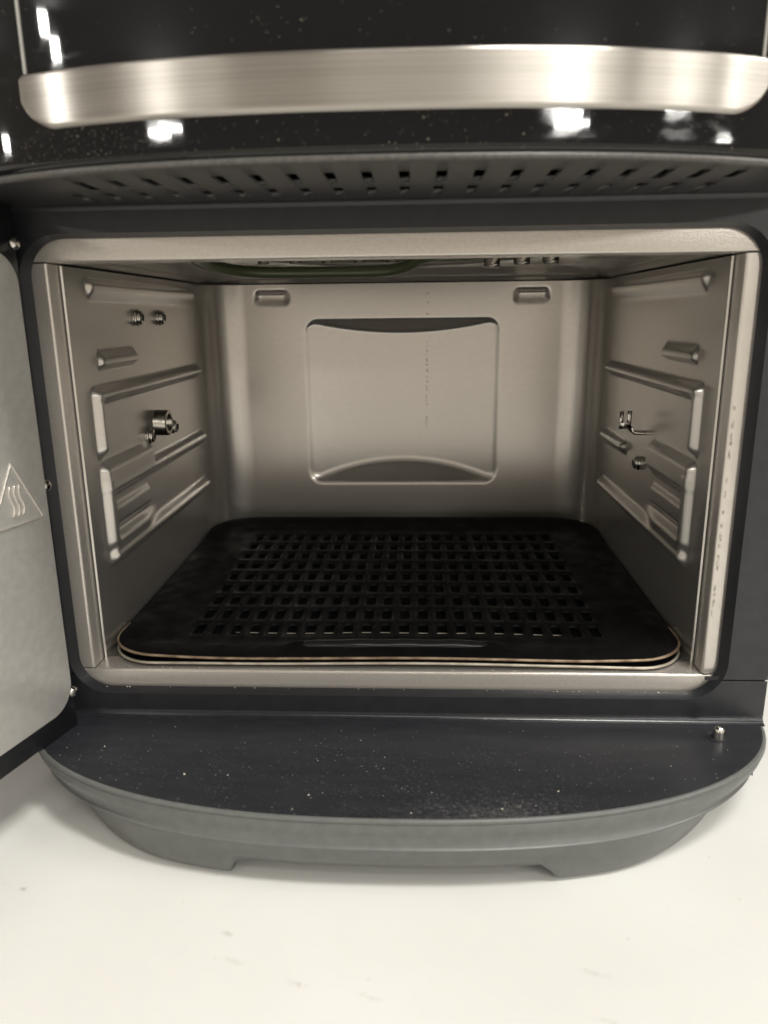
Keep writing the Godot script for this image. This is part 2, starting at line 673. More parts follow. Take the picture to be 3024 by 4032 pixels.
func cut_band(s, slots: Array, za: float, zb: float, to_arc: bool):
	var w := 0.0019
	var xs := [-ARC_A + 0.0015]
	for q in slots:
		xs.append(q[0] - w)
		xs.append(q[0] + w)
	xs.append(ARC_A - 0.0015)
	var down := Vector3(0, -1, 0)
	for k in xs.size() - 1:
		var a: float = xs[k]
		var b: float = xs[k + 1]
		var is_slot := k % 2 == 1
		var n := 1 if is_slot else (24 if k == 0 or k == xs.size() - 2 else 3)
		for q in n:
			var xa := lerpf(a, b, float(q) / n)
			var xb := lerpf(a, b, float(q + 1) / n)
			var ea := maxf(za, arc_in(xa)) if to_arc else minf(zb, arc_in(xa))
			var eb := maxf(za, arc_in(xb)) if to_arc else minf(zb, arc_in(xb))
			if is_slot:
				var sl = slots[(k - 1) / 2]
				under(s, xa, xb, za, za, sl[1], sl[1])
				under(s, xa, xb, sl[2], sl[2], ea, eb)
				var h := 0.0012
				var y0 := under_y(sl[1])
				var y1 := under_y(sl[2])
				quad(s, Vector3(xa, y0, sl[1]), Vector3(xb, y0, sl[1]), Vector3(xb, y0 + h, sl[1]), Vector3(xa, y0 + h, sl[1]), Vector3(0, 0, 1))
				quad(s, Vector3(xa, y1, sl[2]), Vector3(xb, y1, sl[2]), Vector3(xb, y1 + h, sl[2]), Vector3(xa, y1 + h, sl[2]), Vector3(0, 0, -1))
				quad(s, Vector3(xa, y0, sl[1]), Vector3(xa, y1, sl[2]), Vector3(xa, y1 + h, sl[2]), Vector3(xa, y0 + h, sl[1]), Vector3(1, 0, 0))
				quad(s, Vector3(xb, y0, sl[1]), Vector3(xb, y1, sl[2]), Vector3(xb, y1 + h, sl[2]), Vector3(xb, y0 + h, sl[1]), Vector3(-1, 0, 0))
			else:
				under(s, xa, xb, za, za, ea, eb)

func arc_in(x: float) -> float:
	return arc_z(x * ARC_A / (ARC_A - 0.0012)) - 0.0015

func under(s, xa, xb, z0a, z0b, z1a, z1b):
	if z1a - z0a < 1e-6 and z1b - z0b < 1e-6:
		return
	quad(s, Vector3(xa, under_y(z0a), z0a), Vector3(xb, under_y(z0b), z0b), Vector3(xb, under_y(z1b), z1b), Vector3(xa, under_y(z1a), z1a), Vector3(0, -1, 0))

# ---------------------------------------------------------------- metal rim round the opening
func profile_x(pts: Array, x0: float, x1: float, seg := 1):
	# pts: (y, z); swept along x
	var rows := []
	for p in pts:
		var row := []
		for k in seg + 1:
			row.append(Vector3(lerpf(x0, x1, float(k) / seg), p.x, p.y))
		rows.append(row)
	return rows

func build_frame(oven):
	var r := 0.0013
	var top := [Vector2(0.2070, -0.0004)]
	var bot := [Vector2(-0.0115, -0.0004)]
	var sidep := [Vector2(0.1600, -0.0006)]
	for k in 7:
		var t := PI / 2 * k / 6.0
		top.append(Vector2(CAV_H + r * (1.0 - sin(t)), -r * (1.0 - cos(t))))
		bot.append(Vector2(0.0 - r * (1.0 - sin(t)), -r * (1.0 - cos(t))))
		sidep.append(Vector2(0.15 + r * (1.0 - sin(t)), -r * (1.0 - cos(t))))
	top.append(Vector2(CAV_H, -0.0140))
	bot.append(Vector2(0.0, -0.0140))
	sidep.append(Vector2(0.15, -0.0118))
	for k in 4:
		var t := PI / 2 * k / 3.0
		sidep.append(Vector2(0.15 + 0.0006 * (1.0 - cos(t)), -0.0118 - 0.0006 * sin(t)))
	sidep.append(Vector2(0.1515, -0.0124))
	part("frame_rail", skin(profile_x(top, -0.16, 0.16), false), M.rail, oven).set_meta("label", "top rail of the metal rim")
	part("frame_rail", skin(profile_x(bot, -0.16, 0.16), true), M.rail, oven).set_meta("label", "bottom rail of the metal rim")
	for side in [-1, 1]:
		var rows := []
		for p in sidep:
			rows.append([Vector3(p.x * side, 0.0006, p.y), Vector3(p.x * side, CAV_H - 0.0005, p.y)])
		part("frame_rail", skin(rows, side > 0), M.rail if side < 0 else chipped_rail(), oven).set_meta("label", "side rail of the metal rim" if side < 0 else "side rail with chipped inner edge")
	# dark backing so that the seams read dark
	for y in [0.0, CAV_H]:
		for side in [-1, 1]:
			part("rim_backing", box_mesh(Vector3(0.0105, 0.008, 0.001)), M.hole, oven).position = Vector3(0.1568 * side, y, -0.004)

# the coating of one side rail is chipped along its inner edge; u runs up the rail from 0 to 0.5, the front face is the first 1/13 of v
func chipped_rail():
	var img := ramp_img(noise_img(512, 0.06, 6, 4), lin(0.60, 0.565, 0.515), lin(0.66, 0.62, 0.57))
	var r := RandomNumberGenerator.new()
	r.seed = 26
	for k in 24:
		var y := r.randf_range(0.03, 0.135)
		var run := r.randf_range(0.0004, 0.0022)
		for q in 14:
			speck(img, (y + run * r.randf_range(-1, 1)) / 0.1945 * 256, 36.0 + r.randf_range(-2.5, 3.0), r.randf_range(0.3, 0.9), lin(0.16, 0.14, 0.12), r.randf_range(0.15, 0.55))
	var m = M.rail.duplicate()
	m.uv1_triplanar = false
	m.uv1_world_triplanar = false
	m.uv1_scale = Vector3.ONE
	m.normal_enabled = false
	m.albedo_texture = tex(img)
	return m

# ---------------------------------------------------------------- cavity
# height of the pressed ribs of a side wall at (y, z); fy, fz: widths of the flanks
func bump(y, z, y0, y1, z0, z1, h, fu, fd, ff, fb) -> float:
	var a := minf((y1 - y) / fu, (y - y0) / fd)
	var b := minf((z1 - z) / ff, (z - z0) / fb)
	if a <= 0.0 or b <= 0.0:
		return 0.0
	a = minf(a, 1.0)
	b = minf(b, 1.0)
	var t := clampf(1.0 - sqrt((1.0 - a) * (1.0 - a) + (1.0 - b) * (1.0 - b)), 0.0, 1.0)
	return h * t * t * (3.0 - 2.0 * t)

func smax(a: float, b: float) -> float:
	var k := 0.0012
	var h := maxf(k - absf(a - b), 0.0) / k
	return maxf(a, b) + h * h * k * 0.25

func wall_height(y: float, z: float, right: bool) -> float:
	var h := 0.0
	var H := 0.0056
	# upper guide, first rail and its upright
	h = smax(h, bump(y, z, 0.1750, 0.1905, -0.212, -0.0300, 0.0046, 0.0036, 0.011, 0.006, 0.009))
	h = smax(h, bump(y, z, 0.1268, 0.1392, -0.212, -0.0240, H, 0.0056, 0.0058, 0.0066, 0.008))
	h = smax(h, bump(y, z, 0.0990, 0.1375, -0.0400, -0.0240, H, 0.008, 0.008, 0.0066, 0.010))
	# second rail: wide at the front, narrow behind
	h = smax(h, bump(y, z, 0.0790, 0.1020, -0.105, -0.0240, H, 0.0070, 0.0070, 0.0066, 0.012))
	if right:
		h = smax(h, bump(y, z, 0.0790, 0.0915, -0.214, -0.148, H, 0.0058, 0.0058, 0.006, 0.008))
	else:
		h = smax(h, bump(y, z, 0.0790, 0.0915, -0.214, -0.025, H, 0.0058, 0.0058, 0.006, 0.008))
	h = smax(h, bump(y, z, 0.0500, 0.0980, -0.0420, -0.0240, H, 0.008, 0.008, 0.0066, 0.010))
	# third rail
	h = smax(h, bump(y, z, 0.0430, 0.0560, -0.214, -0.0260, H, 0.0058, 0.0058, 0.0055, 0.008))
	h = smax(h, bump(y, z, 0.0430, 0.0630, -0.112, -0.0260, H * 0.9, 0.006, 0.006, 0.0055, 0.04))
	# small pads
	h = smax(h, bump(y, z, 0.1440, 0.1570, -0.0895, -0.0360, 0.0042, 0.0075, 0.0045, 0.0050, 0.003))
	h = smax(h, bump(y, z, 0.0600, 0.0760, -0.0920, -0.0360, 0.0030, 0.003, 0.006, 0.0045, 0.003))
	return h

func build_cavity(oven):
	var nz := 230
	var ny := 190
	for side in [-1, 1]:
		var w = part("side_wall", grid(nz, ny, func(i: int, j: int):
			var z0 := -0.0112
			var z := z0 - 0.0010 * i / 6.0 if i < 6 else z0 - 0.0010 + (BACK_Z + 0.028 - z0 + 0.0010) * (i - 6) / (nz - 6)
			var y := (CAV_H - 0.0008) * j / ny
			var t := clampf((z0 - z) / 0.0009, 0.0, 1.0)
			var edge := 0.0011 * (1.0 - sqrt(maxf(0.0, 1.0 - (1.0 - t) * (1.0 - t))))
			return [Vector3((CAV_X + edge - wall_height(y, z, side > 0)) * side, y, z), Vector2(z * 4.0, y * 4.0)], side < 0), M.steel, oven)
		w.set_meta("label", "pressed side wall with rack rails" + (" and a bent hook" if side > 0 else " and a spit socket"))
		if side < 0:
			for p in [Vector2(0.1706, -0.0965), Vector2(0.1704, -0.1345), Vector2(0.1024, -0.0985), Vector2(0.1016, -0.1420)]:
				screw(w, Vector3(-CAV_X, p.x, p.y), Vector3(1, 0, 0), 1.35)
			var so = part("spit_socket", lathe([Vector2(0.0088, -0.001), Vector2(0.0088, 0.0004), Vector2(0.0079, 0.0006), Vector2(0.0079, 0.0079), Vector2(0.0074, 0.0084), Vector2(0.0054, 0.0084), Vector2(0.0050, 0.0081), Vector2(0.0050, -0.002), Vector2(0.0, -0.002)], 28), M.chrome_dull, w)
			so.transform = Transform3D(Basis.looking_at(Vector3(-1, 0, 0)), Vector3(-CAV_X, 0.1078, -0.1165))
			for k in 4:
				var b = part("socket_tooth", box_mesh(Vector3(0.0016, 0.0016, 0.006)), M.chamber, w)
				b.transform = so.transform * Transform3D(Basis(), Vector3(cos(k * PI / 2 + 0.4), sin(k * PI / 2 + 0.4), 0) * 0.0044 + Vector3(0, 0, 0.004))
		else:
			screw(w, Vector3(CAV_X, 0.0810, -0.1200), Vector3(-1, 0, 0), 1.3)
			build_hook(w)
	build_back(oven)
	# floor
	var fl := st_new()
	quad(fl, Vector3(-CAV_X, 0.0, -0.0139), Vector3(CAV_X, 0.0, -0.0139), Vector3(CAV_X, 0.0, BACK_Z), Vector3(-CAV_X, 0.0, BACK_Z), Vector3.UP)
	part("cavity_floor", done(fl, false), M.steel, oven)
	build_ceiling(oven)

func screw(parent, at: Vector3, towards: Vector3, k: float):
	var s = part("screw", lathe([Vector2(0.0043, -0.0005), Vector2(0.0043, 0.0005), Vector2(0.0040, 0.0008), Vector2(0.0029, 0.0009), Vector2(0.0029, 0.0018), Vector2(0.0034, 0.0020), Vector2(0.0036, 0.0026), Vector2(0.0034, 0.0032), Vector2(0.0027, 0.0034), Vector2(0.0027, 0.0042), Vector2(0.0029, 0.0046), Vector2(0.0027, 0.0053), Vector2(0.0021, 0.0058), Vector2(0.0, 0.0060)], 24), M.chrome, parent)
	var b := Basis.looking_at(-towards)
	s.transform = Transform3D(b * Basis.from_scale(Vector3(k, k, 0.85)), at)
	for q in 2:
		var g = part("slot_shade_bar", box_mesh(Vector3(0.0042, 0.0007, 0.0012)), M.hole, parent)  # dark bar coloured in for the shade inside a driver slot
		g.transform = Transform3D(b * Basis(Vector3(0, 0, 1), 0.5 + q * PI / 2), at + towards * 0.0048)

func build_hook(w):
	var m = M.chrome
	var s := st_new()
	# strip bent like a Z, seen from its edge: foot on the wall, arm, fork
	var line := [Vector2(0.1498, 0.0915), Vector2(0.1496, 0.0985), Vector2(0.1486, 0.1000), Vector2(0.1420, 0.1003), Vector2(0.1408, 0.1014), Vector2(0.1402, 0.1036)]
	var rows_f := []
	var h := 0.0009
	var outline := []
	for k in line.size():
		var d: Vector2 = (line[mini(k + 1, line.size() - 1)] - line[maxi(k - 1, 0)]).normalized()
		outline.append([line[k] + Vector2(-d.y, d.x) * h, line[k] - Vector2(-d.y, d.x) * h])
	var za := -0.1130
	var zb := -0.1225
	for k in line.size() - 1:
		var a = outline[k]
		var b = outline[k + 1]
		for q in [0, 1]:
			var nn: Vector2 = (a[q] - a[1 - q]).normalized()
			quad(s, v3(a[q], za), v3(b[q], za), v3(b[q], zb), v3(a[q], zb), Vector3(nn.x, nn.y, 0))
		for e in [[za, 1.0], [zb, -1.0]]:
			quad(s, v3(a[0], e[0]), v3(b[0], e[0]), v3(b[1], e[0]), v3(a[1], e[0]), Vector3(0, 0, e[1]))
	# fork: two prongs and the web below them, turned to face the door
	for b in [[0.1335, 0.1406, 0.1024, 0.1060], [0.1335, 0.1358, 0.1060, 0.1128], [0.1382, 0.1406, 0.1060, 0.1131]]:
		var lo := Vector3(b[0], b[2], -0.1182)
		var hi := Vector3(b[1], b[3], -0.1172)
		add_box(s, lo, hi)
	part("spit_hook", done(s, false), m, w)

func add_box(s, lo: Vector3, hi: Vector3):
	var p := [lo, hi]
	for ax in 3:
		for q in 2:
			var c := []
			for k in [[0, 0], [1, 0], [1, 1], [0, 1]]:
				var v := Vector3()
				v[ax] = p[q][ax]
				v[(ax + 1) % 3] = p[k[0]][(ax + 1) % 3]
				v[(ax + 2) % 3] = p[k[1]][(ax + 2) % 3]
				c.append(v)
			var n := Vector3()
			n[ax] = 1.0 if q == 1 else -1.0
			quad(s, c[0], c[1], c[2], c[3], n)

# depth pressed into the back wall
func back_depth(x: float, y: float) -> float:
	var d := 0.0
	# the wide panel: a hollow that is deepest along its middle, with sloping ends above and below
	var X := 0.0757
	var cyl := 0.0008 + 0.0094 * (1.0 - pow(x / X, 2.0))
	var yt := 0.1675
	var yb := 0.0383
	var cut := 0.0105
	var ex := clampf((absf(x) - (X - cut)) / cut, 0.0, 1.0)
	var corner := cut * (1.0 - sqrt(1.0 - ex * ex))
	var top := (yt - corner - y) * 1.02
	var low := (y - yb - corner) * 0.60
	var flank := (X - absf(x)) * 0.60
	d = soft0(smin(smin(smin(cyl, top, 0.0020), low, 0.0020), flank, 0.0010), 0.0009)
	# the two small pockets near the top
	for c in [Vector2(-0.1003, 0.1841), Vector2(0.0987, 0.1837)]:
		var q := Vector2(absf(x - c.x), absf(y - c.y)) - Vector2(0.0145, 0.0064) + Vector2(0.0050, 0.0050)
		var sd := Vector2(maxf(q.x, 0.0), maxf(q.y, 0.0)).length() + minf(maxf(q.x, q.y), 0.0) - 0.0050
		d += 0.0034 * sstep(0.0, 0.0052, -sd)
	return d

func soft0(v: float, k: float) -> float:
	var h := maxf(k - absf(v), 0.0) / k
	return maxf(v, 0.0) + h * h * k * 0.25

func smin(a: float, b: float, k: float) -> float:
	var h := maxf(k - absf(a - b), 0.0) / k
	return minf(a, b) - h * h * k * 0.25

func build_back(oven):
	var R := 0.028
	var img := ramp_img(noise_img(1024, 0.05, 77, 4), lin(0.575, 0.55, 0.515), lin(0.615, 0.59, 0.555))
	# a run of dried drops, x about 0.019 on the wall; u: x from -0.16 to 0.16, v: y from 0.2 to 0
	var r := RandomNumberGenerator.new()
	r.seed = 3
	var y := 0.186
	while y > 0.082:
		var x := 0.0195 - (0.186 - y) * 0.004 + r.randf_range(-0.0004, 0.0004)
		speck(img, (x + 0.16) / 0.32 * 1024, (0.2 - y) / 0.2 * 1024, r.randf_range(1.2, 3.0), lin(0.16, 0.12, 0.08), r.randf_range(0.4, 0.9))
		y -= r.randf_range(0.0015, 0.0045) if y < 0.150 else r.randf_range(0.005, 0.012)
	for k in 60:
		speck(img, r.randf() * 1024, r.randf() * 1024, r.randf_range(0.4, 1.2), lin(0.2, 0.17, 0.13), r.randf_range(0.1, 0.4))
	var m = M.steel.duplicate()
	m.uv1_triplanar = false
	m.uv1_world_triplanar = false
	m.uv1_scale = Vector3.ONE
	m.albedo_texture = tex(img)
	m.normal_enabled = false
	m.roughness = 0.25
	m.metallic = 0.76
	var nc := 16
	var nx := 260
	var ny := 180
	var n := nc * 2 + nx
	part("back_wall", grid(n, ny, func(i: int, j: int):
		var yy := (CAV_H - 0.0008) * j / ny
		var p: Vector3
		if i < nc:
			var t := PI / 2 * i / nc
			p = Vector3(-CAV_X + R - R * cos(t), yy, BACK_Z + R - R * sin(t))
		elif i > nc + nx:
			var t := PI / 2 * (i - nc - nx) / nc
			p = Vector3(CAV_X - R + R * sin(t), yy, BACK_Z + R - R * cos(t))
		else:
			var x := lerpf(-CAV_X + R, CAV_X - R, float(i - nc) / nx)
			p = Vector3(x, yy, BACK_Z - back_depth(x, yy))
		return [p, Vector2((p.x + 0.16) / 0.32, (0.2 - yy) / 0.2)], true), m, oven)

func build_ceiling(oven):
	# a dished sheet with a round opening, under the fan chamber
	var c := Vector2(0.0, -0.127)
	var hr := 0.1075
	var x1 := CAV_X
	var z0 := BACK_Z
	var z1 := -0.0135
	var na := 180
	var nr := 26
	var flat := 0.2045
	var ceil_p = part("ceiling_panel", grid(na, nr, func(i: int, j: int):
		var t := TAU * i / na
		var d := Vector2(cos(t), sin(t))
		# distance to the rounded outline along this ray
		var k := 1e9
		if absf(d.x) > 1e-6:
			k = minf(k, x1 / absf(d.x))
		if d.y > 1e-6:
			k = minf(k, (z1 - c.y) / d.y)
		elif d.y < -1e-6:
			k = minf(k, (z0 - c.y) / d.y)
		var f := float(j) / nr
		var p: Vector2 = c + d * lerpf(k, hr, f)
		# distance from the outline
		var e := minf(minf(x1 - absf(p.x), z1 - p.y), p.y - z0)
		var qx := absf(p.x) - (x1 - 0.028)
		var qz := (z0 + 0.028) - p.y
		if qx > 0 and qz > 0:
			e = minf(e, 0.028 - Vector2(qx, qz).length())
		e = maxf(e, 0.0)
		var y := CAV_H + 0.0030 * sstep(0.0, 0.0035, e) + (flat - CAV_H - 0.0030) * sstep(0.004, 0.024, e)
		if f > 0.94:
			y += 0.0015 * (f - 0.94) / 0.06
		return [Vector3(p.x, y, p.y), Vector2(p.x, p.y)], false), M.steel, oven)
	part("fan_chamber", lathe_y([Vector2(hr, flat + 0.0013), Vector2(hr, 0.2300), Vector2(0.0, 0.2300)], c, 48), M.chamber, ceil_p)
	# heating element: a bent tube whose rear bend shows below the rim
	var ctrl := [Vector3(-0.070, 0.2050, -0.030), Vector3(-0.100, 0.2048, -0.060), Vector3(-0.114, 0.2030, -0.100), Vector3(-0.108, 0.1995, -0.140), Vector3(-0.090, 0.1978, -0.162), Vector3(-0.050, 0.1978, -0.172), Vector3(-0.012, 0.1980, -0.172), Vector3(0.004, 0.2000, -0.165), Vector3(0.014, 0.2042, -0.155), Vector3(0.030, 0.2065, -0.140), Vector3(0.046, 0.2068, -0.105), Vector3(0.050, 0.2070, -0.060)]
	var el = part("heating_element", tube(smooth_path(ctrl, 10), 0.0036, 14), M.element, ceil_p)
	var ring := []
	for k in 60:
		var t := TAU * k / 59.0
		ring.append(Vector3(c.x + cos(t) * 0.068, 0.2085, c.y + sin(t) * 0.068))
	part("heating_element", tube(ring, 0.0032, 12), M.element, ceil_p)
	var ring2 := []
	for k in 60:
		var t := TAU * k / 59.0
		ring2.append(Vector3(c.x + cos(t) * 0.096, 0.2095, c.y + sin(t) * 0.096))
	part("heating_element", tube(ring2, 0.0032, 12), M.element, ceil_p)
	# bent clips that carry it
	for p in [Vector3(0.0534, 0.1956, -0.100), Vector3(0.0697, 0.1966, -0.100), Vector3(0.0856, 0.1970, -0.100)]:
		part("element_clip", clip_mesh(), M.chrome_dull, ceil_p).position = p
	for k in 5:
		var cl = part("element_clip", clip_mesh(), M.chrome_dull, ceil_p)
		cl.position = Vector3(-0.084 + k * 0.020, 0.2022, -0.150)
		cl.scale = Vector3.ONE * 0.8

func clip_mesh():
	var s := st_new()
	var w := 0.0042
	# a strip hanging down, folded forward and up again
	var line := [Vector2(0.0140, -0.003), Vector2(0.0016, -0.003), Vector2(0.0004, -0.0022), Vector2(0.0, -0.001), Vector2(0.0003, 0.0006), Vector2(0.0014, 0.0012), Vector2(0.0060, 0.0012)]
	for k in line.size() - 1:
		var a: Vector2 = line[k]
		var b: Vector2 = line[k + 1]
		var d := (b - a).normalized()
		var n := Vector3(0, -d.y, d.x)
		var t := 0.0005
		for q in [-1, 1]:
			quad(s, Vector3(-w, a.x, a.y) + n * t * q, Vector3(w, a.x, a.y) + n * t * q, Vector3(w, b.x, b.y) + n * t * q, Vector3(-w, b.x, b.y) + n * t * q, n * q)
			quad(s, Vector3(w * q, a.x, a.y) + n * t, Vector3(w * q, b.x, b.y) + n * t, Vector3(w * q, b.x, b.y) - n * t, Vector3(w * q, a.x, a.y) - n * t, Vector3(q, 0, 0))
	return done(s, false)

func lathe_y(profile: Array, c: Vector2, seg := 32):
	var rows := []
	for p in profile:
		var row := []
		for k in seg + 1:
			var t := TAU * k / seg
			row.append(Vector3(c.x + cos(t) * p.x, p.y, c.y + sin(t) * p.x))
		rows.append(row)
	return skin(rows, true)

# ---------------------------------------------------------------- base
func build_base(oven):
	var sy := -0.0220
	# dusty shelf in front of the opening
	var img := ramp_img(noise_img(1024, 0.01, 15, 5), lin(0.018, 0.019, 0.023), lin(0.027, 0.028, 0.033))
	var r := RandomNumberGenerator.new()
	r.seed = 90
	var clump := FastNoiseLite.new()
	clump.seed = 4
	clump.frequency = 0.012
	# u: x from -0.18 to 0.18, v: z from 0 to 0.09; more crumbs and pale specks towards the front, thick right of the middle
	for k in 15000:
		var x := r.randf_range(-0.175, 0.175)
		var z := r.randf_range(0.008, 0.084)
		var u := (x + 0.18) / 0.36 * 1024
		var v := z / 0.09 * 1024
		var dense := 0.05 + 0.5 * sstep(0.015, 0.05, z) * sstep(0.20, 0.06, absf(x + 0.005))
		dense *= 0.35 + 1.3 * maxf(0.0, clump.get_noise_2d(u, v * 0.25) + 0.25)
		var sm := Vector2((x - 0.040) / 0.030, (z - 0.082) / 0.016).length()
		dense += 0.9 * sstep(1.2, 0.2, sm)
		if r.randf() < dense:
			var a := r.randf_range(0.05, 0.34) * (1.0 if r.randf() < 0.93 else 2.0)
			var len := r.randf_range(0.25, 0.9)
			dab(img, u, v, len, lin(0.50, 0.48, 0.44), a)
	for k in 2600:
		var x := 0.045 + r.randfn(0.0, 0.026)
		var z := 0.0825 - absf(r.randfn(0.0, 0.009))
		dab(img, (x + 0.18) / 0.36 * 1024, z / 0.09 * 1024, r.randf_range(0.5, 2.2), lin(0.34, 0.32, 0.29), r.randf_range(0.02, 0.12))
	var m = M.plastic.duplicate()
	m.uv1_triplanar = false
	m.uv1_world_triplanar = false
	m.uv1_scale = Vector3.ONE
	m.albedo_texture = tex(img)
	m.normal_enabled = false
	m.roughness = 0.38
	var a0 := arc_pts(0.0016)
	var rows_z := [0.0, 0.12, 0.3, 0.5, 0.75, 1.0]
	var shelf = part("base_shelf", grid(140, 5, func(i: int, j: int):
		var p: Vector2 = a0[i]
		var z: float = lerpf(0.0096 if p.y > 0.0096 else p.y, p.y, rows_z[j])
		return [Vector3(p.x, sy, z), Vector2((p.x + 0.18) / 0.36, z / 0.09)]), m, oven)
	shelf.set_meta("label", "dusty dark shelf in front of the opening")
	# concave fillet between fascia and shelf
	var fil := []
	for k in 7:
		var t := PI / 2 * k / 6.0
		var y := sy + 0.0032 * (1.0 - sin(t))
		var z := 0.0060 + 0.0036 * (1.0 - cos(t))
		fil.append([Vector3(-ARC_A + 0.0003, y, z), Vector3(ARC_A - 0.0003, y, z)])
	var fm = M.plastic.duplicate()
	fm.roughness = 0.2
	part("shelf_fillet", skin(fil, false), fm, oven)
	# bowed front: rounded lip, shallow groove, upper band, step, lower band, turned under
	var prof := [[0.0016, sy], [0.0008, sy - 0.0001], [0.0002, sy - 0.0006], [0.0, sy - 0.0012], [0.0001, sy - 0.0016], [0.0004, sy - 0.0019], [0.0004, sy - 0.0023], [0.0, sy - 0.0026],
		[0.0004, sy - 0.0070], [0.0008, sy - 0.0127], [-0.0004, sy - 0.0129], [-0.0008, sy - 0.0134], [-0.0002, sy - 0.0139], [0.0018, sy - 0.0141], [0.0022, sy - 0.0145], [0.0027, sy - 0.021], [0.0032, sy - 0.0280], [0.0035, sy - 0.0304], [0.0042, sy - 0.0318], [0.0058, sy - 0.0330], [0.0090, sy - 0.0337], [0.0125, sy - 0.0340], [0.024, sy - 0.0340]]
	var rows := []
	for p in prof:
		var row := []
		var pts := arc_pts(p[0])
		for k in pts.size():
			var q: Vector2 = pts[k]
			# the ends lean in more than the middle
			q = q.lerp(Vector2(0.0, -0.02), sstep(0.09, 0.172, absf(q.x)) * 0.085 * sstep(sy - 0.003, sy - 0.030, p[1]))
			# finger recess under the middle
			var inside := sstep(-0.0655, -0.0615, q.x) * (1.0 - sstep(0.0645, 0.0690, q.x))
			var floor_y := lerpf(-1.0, sy - 0.0196, 1.0 if inside > 0.5 else 0.0)
			floor_y = lerpf(sy - 0.0340, sy - 0.0242, inside)
			row.append(Vector3(q.x, maxf(p[1], floor_y), q.y))
		rows.append(row)
	var skirt = part("base_skirt", skin(rows, false), M.skirt, oven)
	skirt.set_meta("label", "bowed front of the base with a finger recess below")
	# inside of the recess and the foot under it
	part("base_underside", box_mesh(Vector3(0.20, 0.004, 0.05)), M.plastic_dark, oven).position = Vector3(0, sy - 0.017, 0.028)
	for x in [-0.13, 0.13]:
		for z in [-0.27, 0.020]:
			var f = part("foot", lathe_y([Vector2(0.008, TABLE_Y + 0.004), Vector2(0.008, TABLE_Y + 0.0006), Vector2(0.007, TABLE_Y + 0.0001), Vector2(0.0, TABLE_Y + 0.0001)], Vector2(x, z), 20), M.plastic_dark, oven)
	# door switch: a steel pin, with a flat dark disc drawn as its shaded slot
	var pin = part("door_pin", lathe_y([Vector2(0.0025, sy - 0.001), Vector2(0.0025, sy + 0.0042), Vector2(0.0023, sy + 0.0052), Vector2(0.0017, sy + 0.0060), Vector2(0.0008, sy + 0.0064), Vector2(0.0, sy + 0.0065)], Vector2(0.1521, 0.0210), 24), M.chrome, oven)
	var slot := st_new()
	var o := []
	for k in 28:
		var t := TAU * k / 28
		o.append(Vector3(0.1517 + cos(t) * 0.0036, sy + 0.0003, 0.0196 + sin(t) * 0.0030 + (0.0016 if sin(t) > 0 else -0.0016)))
	for k in 28:
		tri(slot, Vector3(0.1517, sy + 0.0003, 0.0196), o[k], o[(k + 1) % 28], Vector3.UP)
	part("pin_slot_disc", done(slot, false), M.hole, oven)

func dab(img: Image, x: float, y: float, r: float, c: Color, a: float):
	# speck stretched for a texture whose v runs four times finer than u
	var w := img.get_width()
	var h := img.get_height()
	for j in range(int(y - r * 4.0 - 1), int(y + r * 4.0 + 2)):
		for i in range(int(x - r - 1), int(x + r + 2)):
			if i < 0 or j < 0 or i >= w or j >= h:
				continue
			var d := Vector2(i - x, (j - y) / 4.0).length()
			var k := clampf(r + 0.5 - d, 0.0, 1.0) * a
			if k > 0.0:
				img.set_pixel(i, j, img.get_pixel(i, j).lerp(c, k))

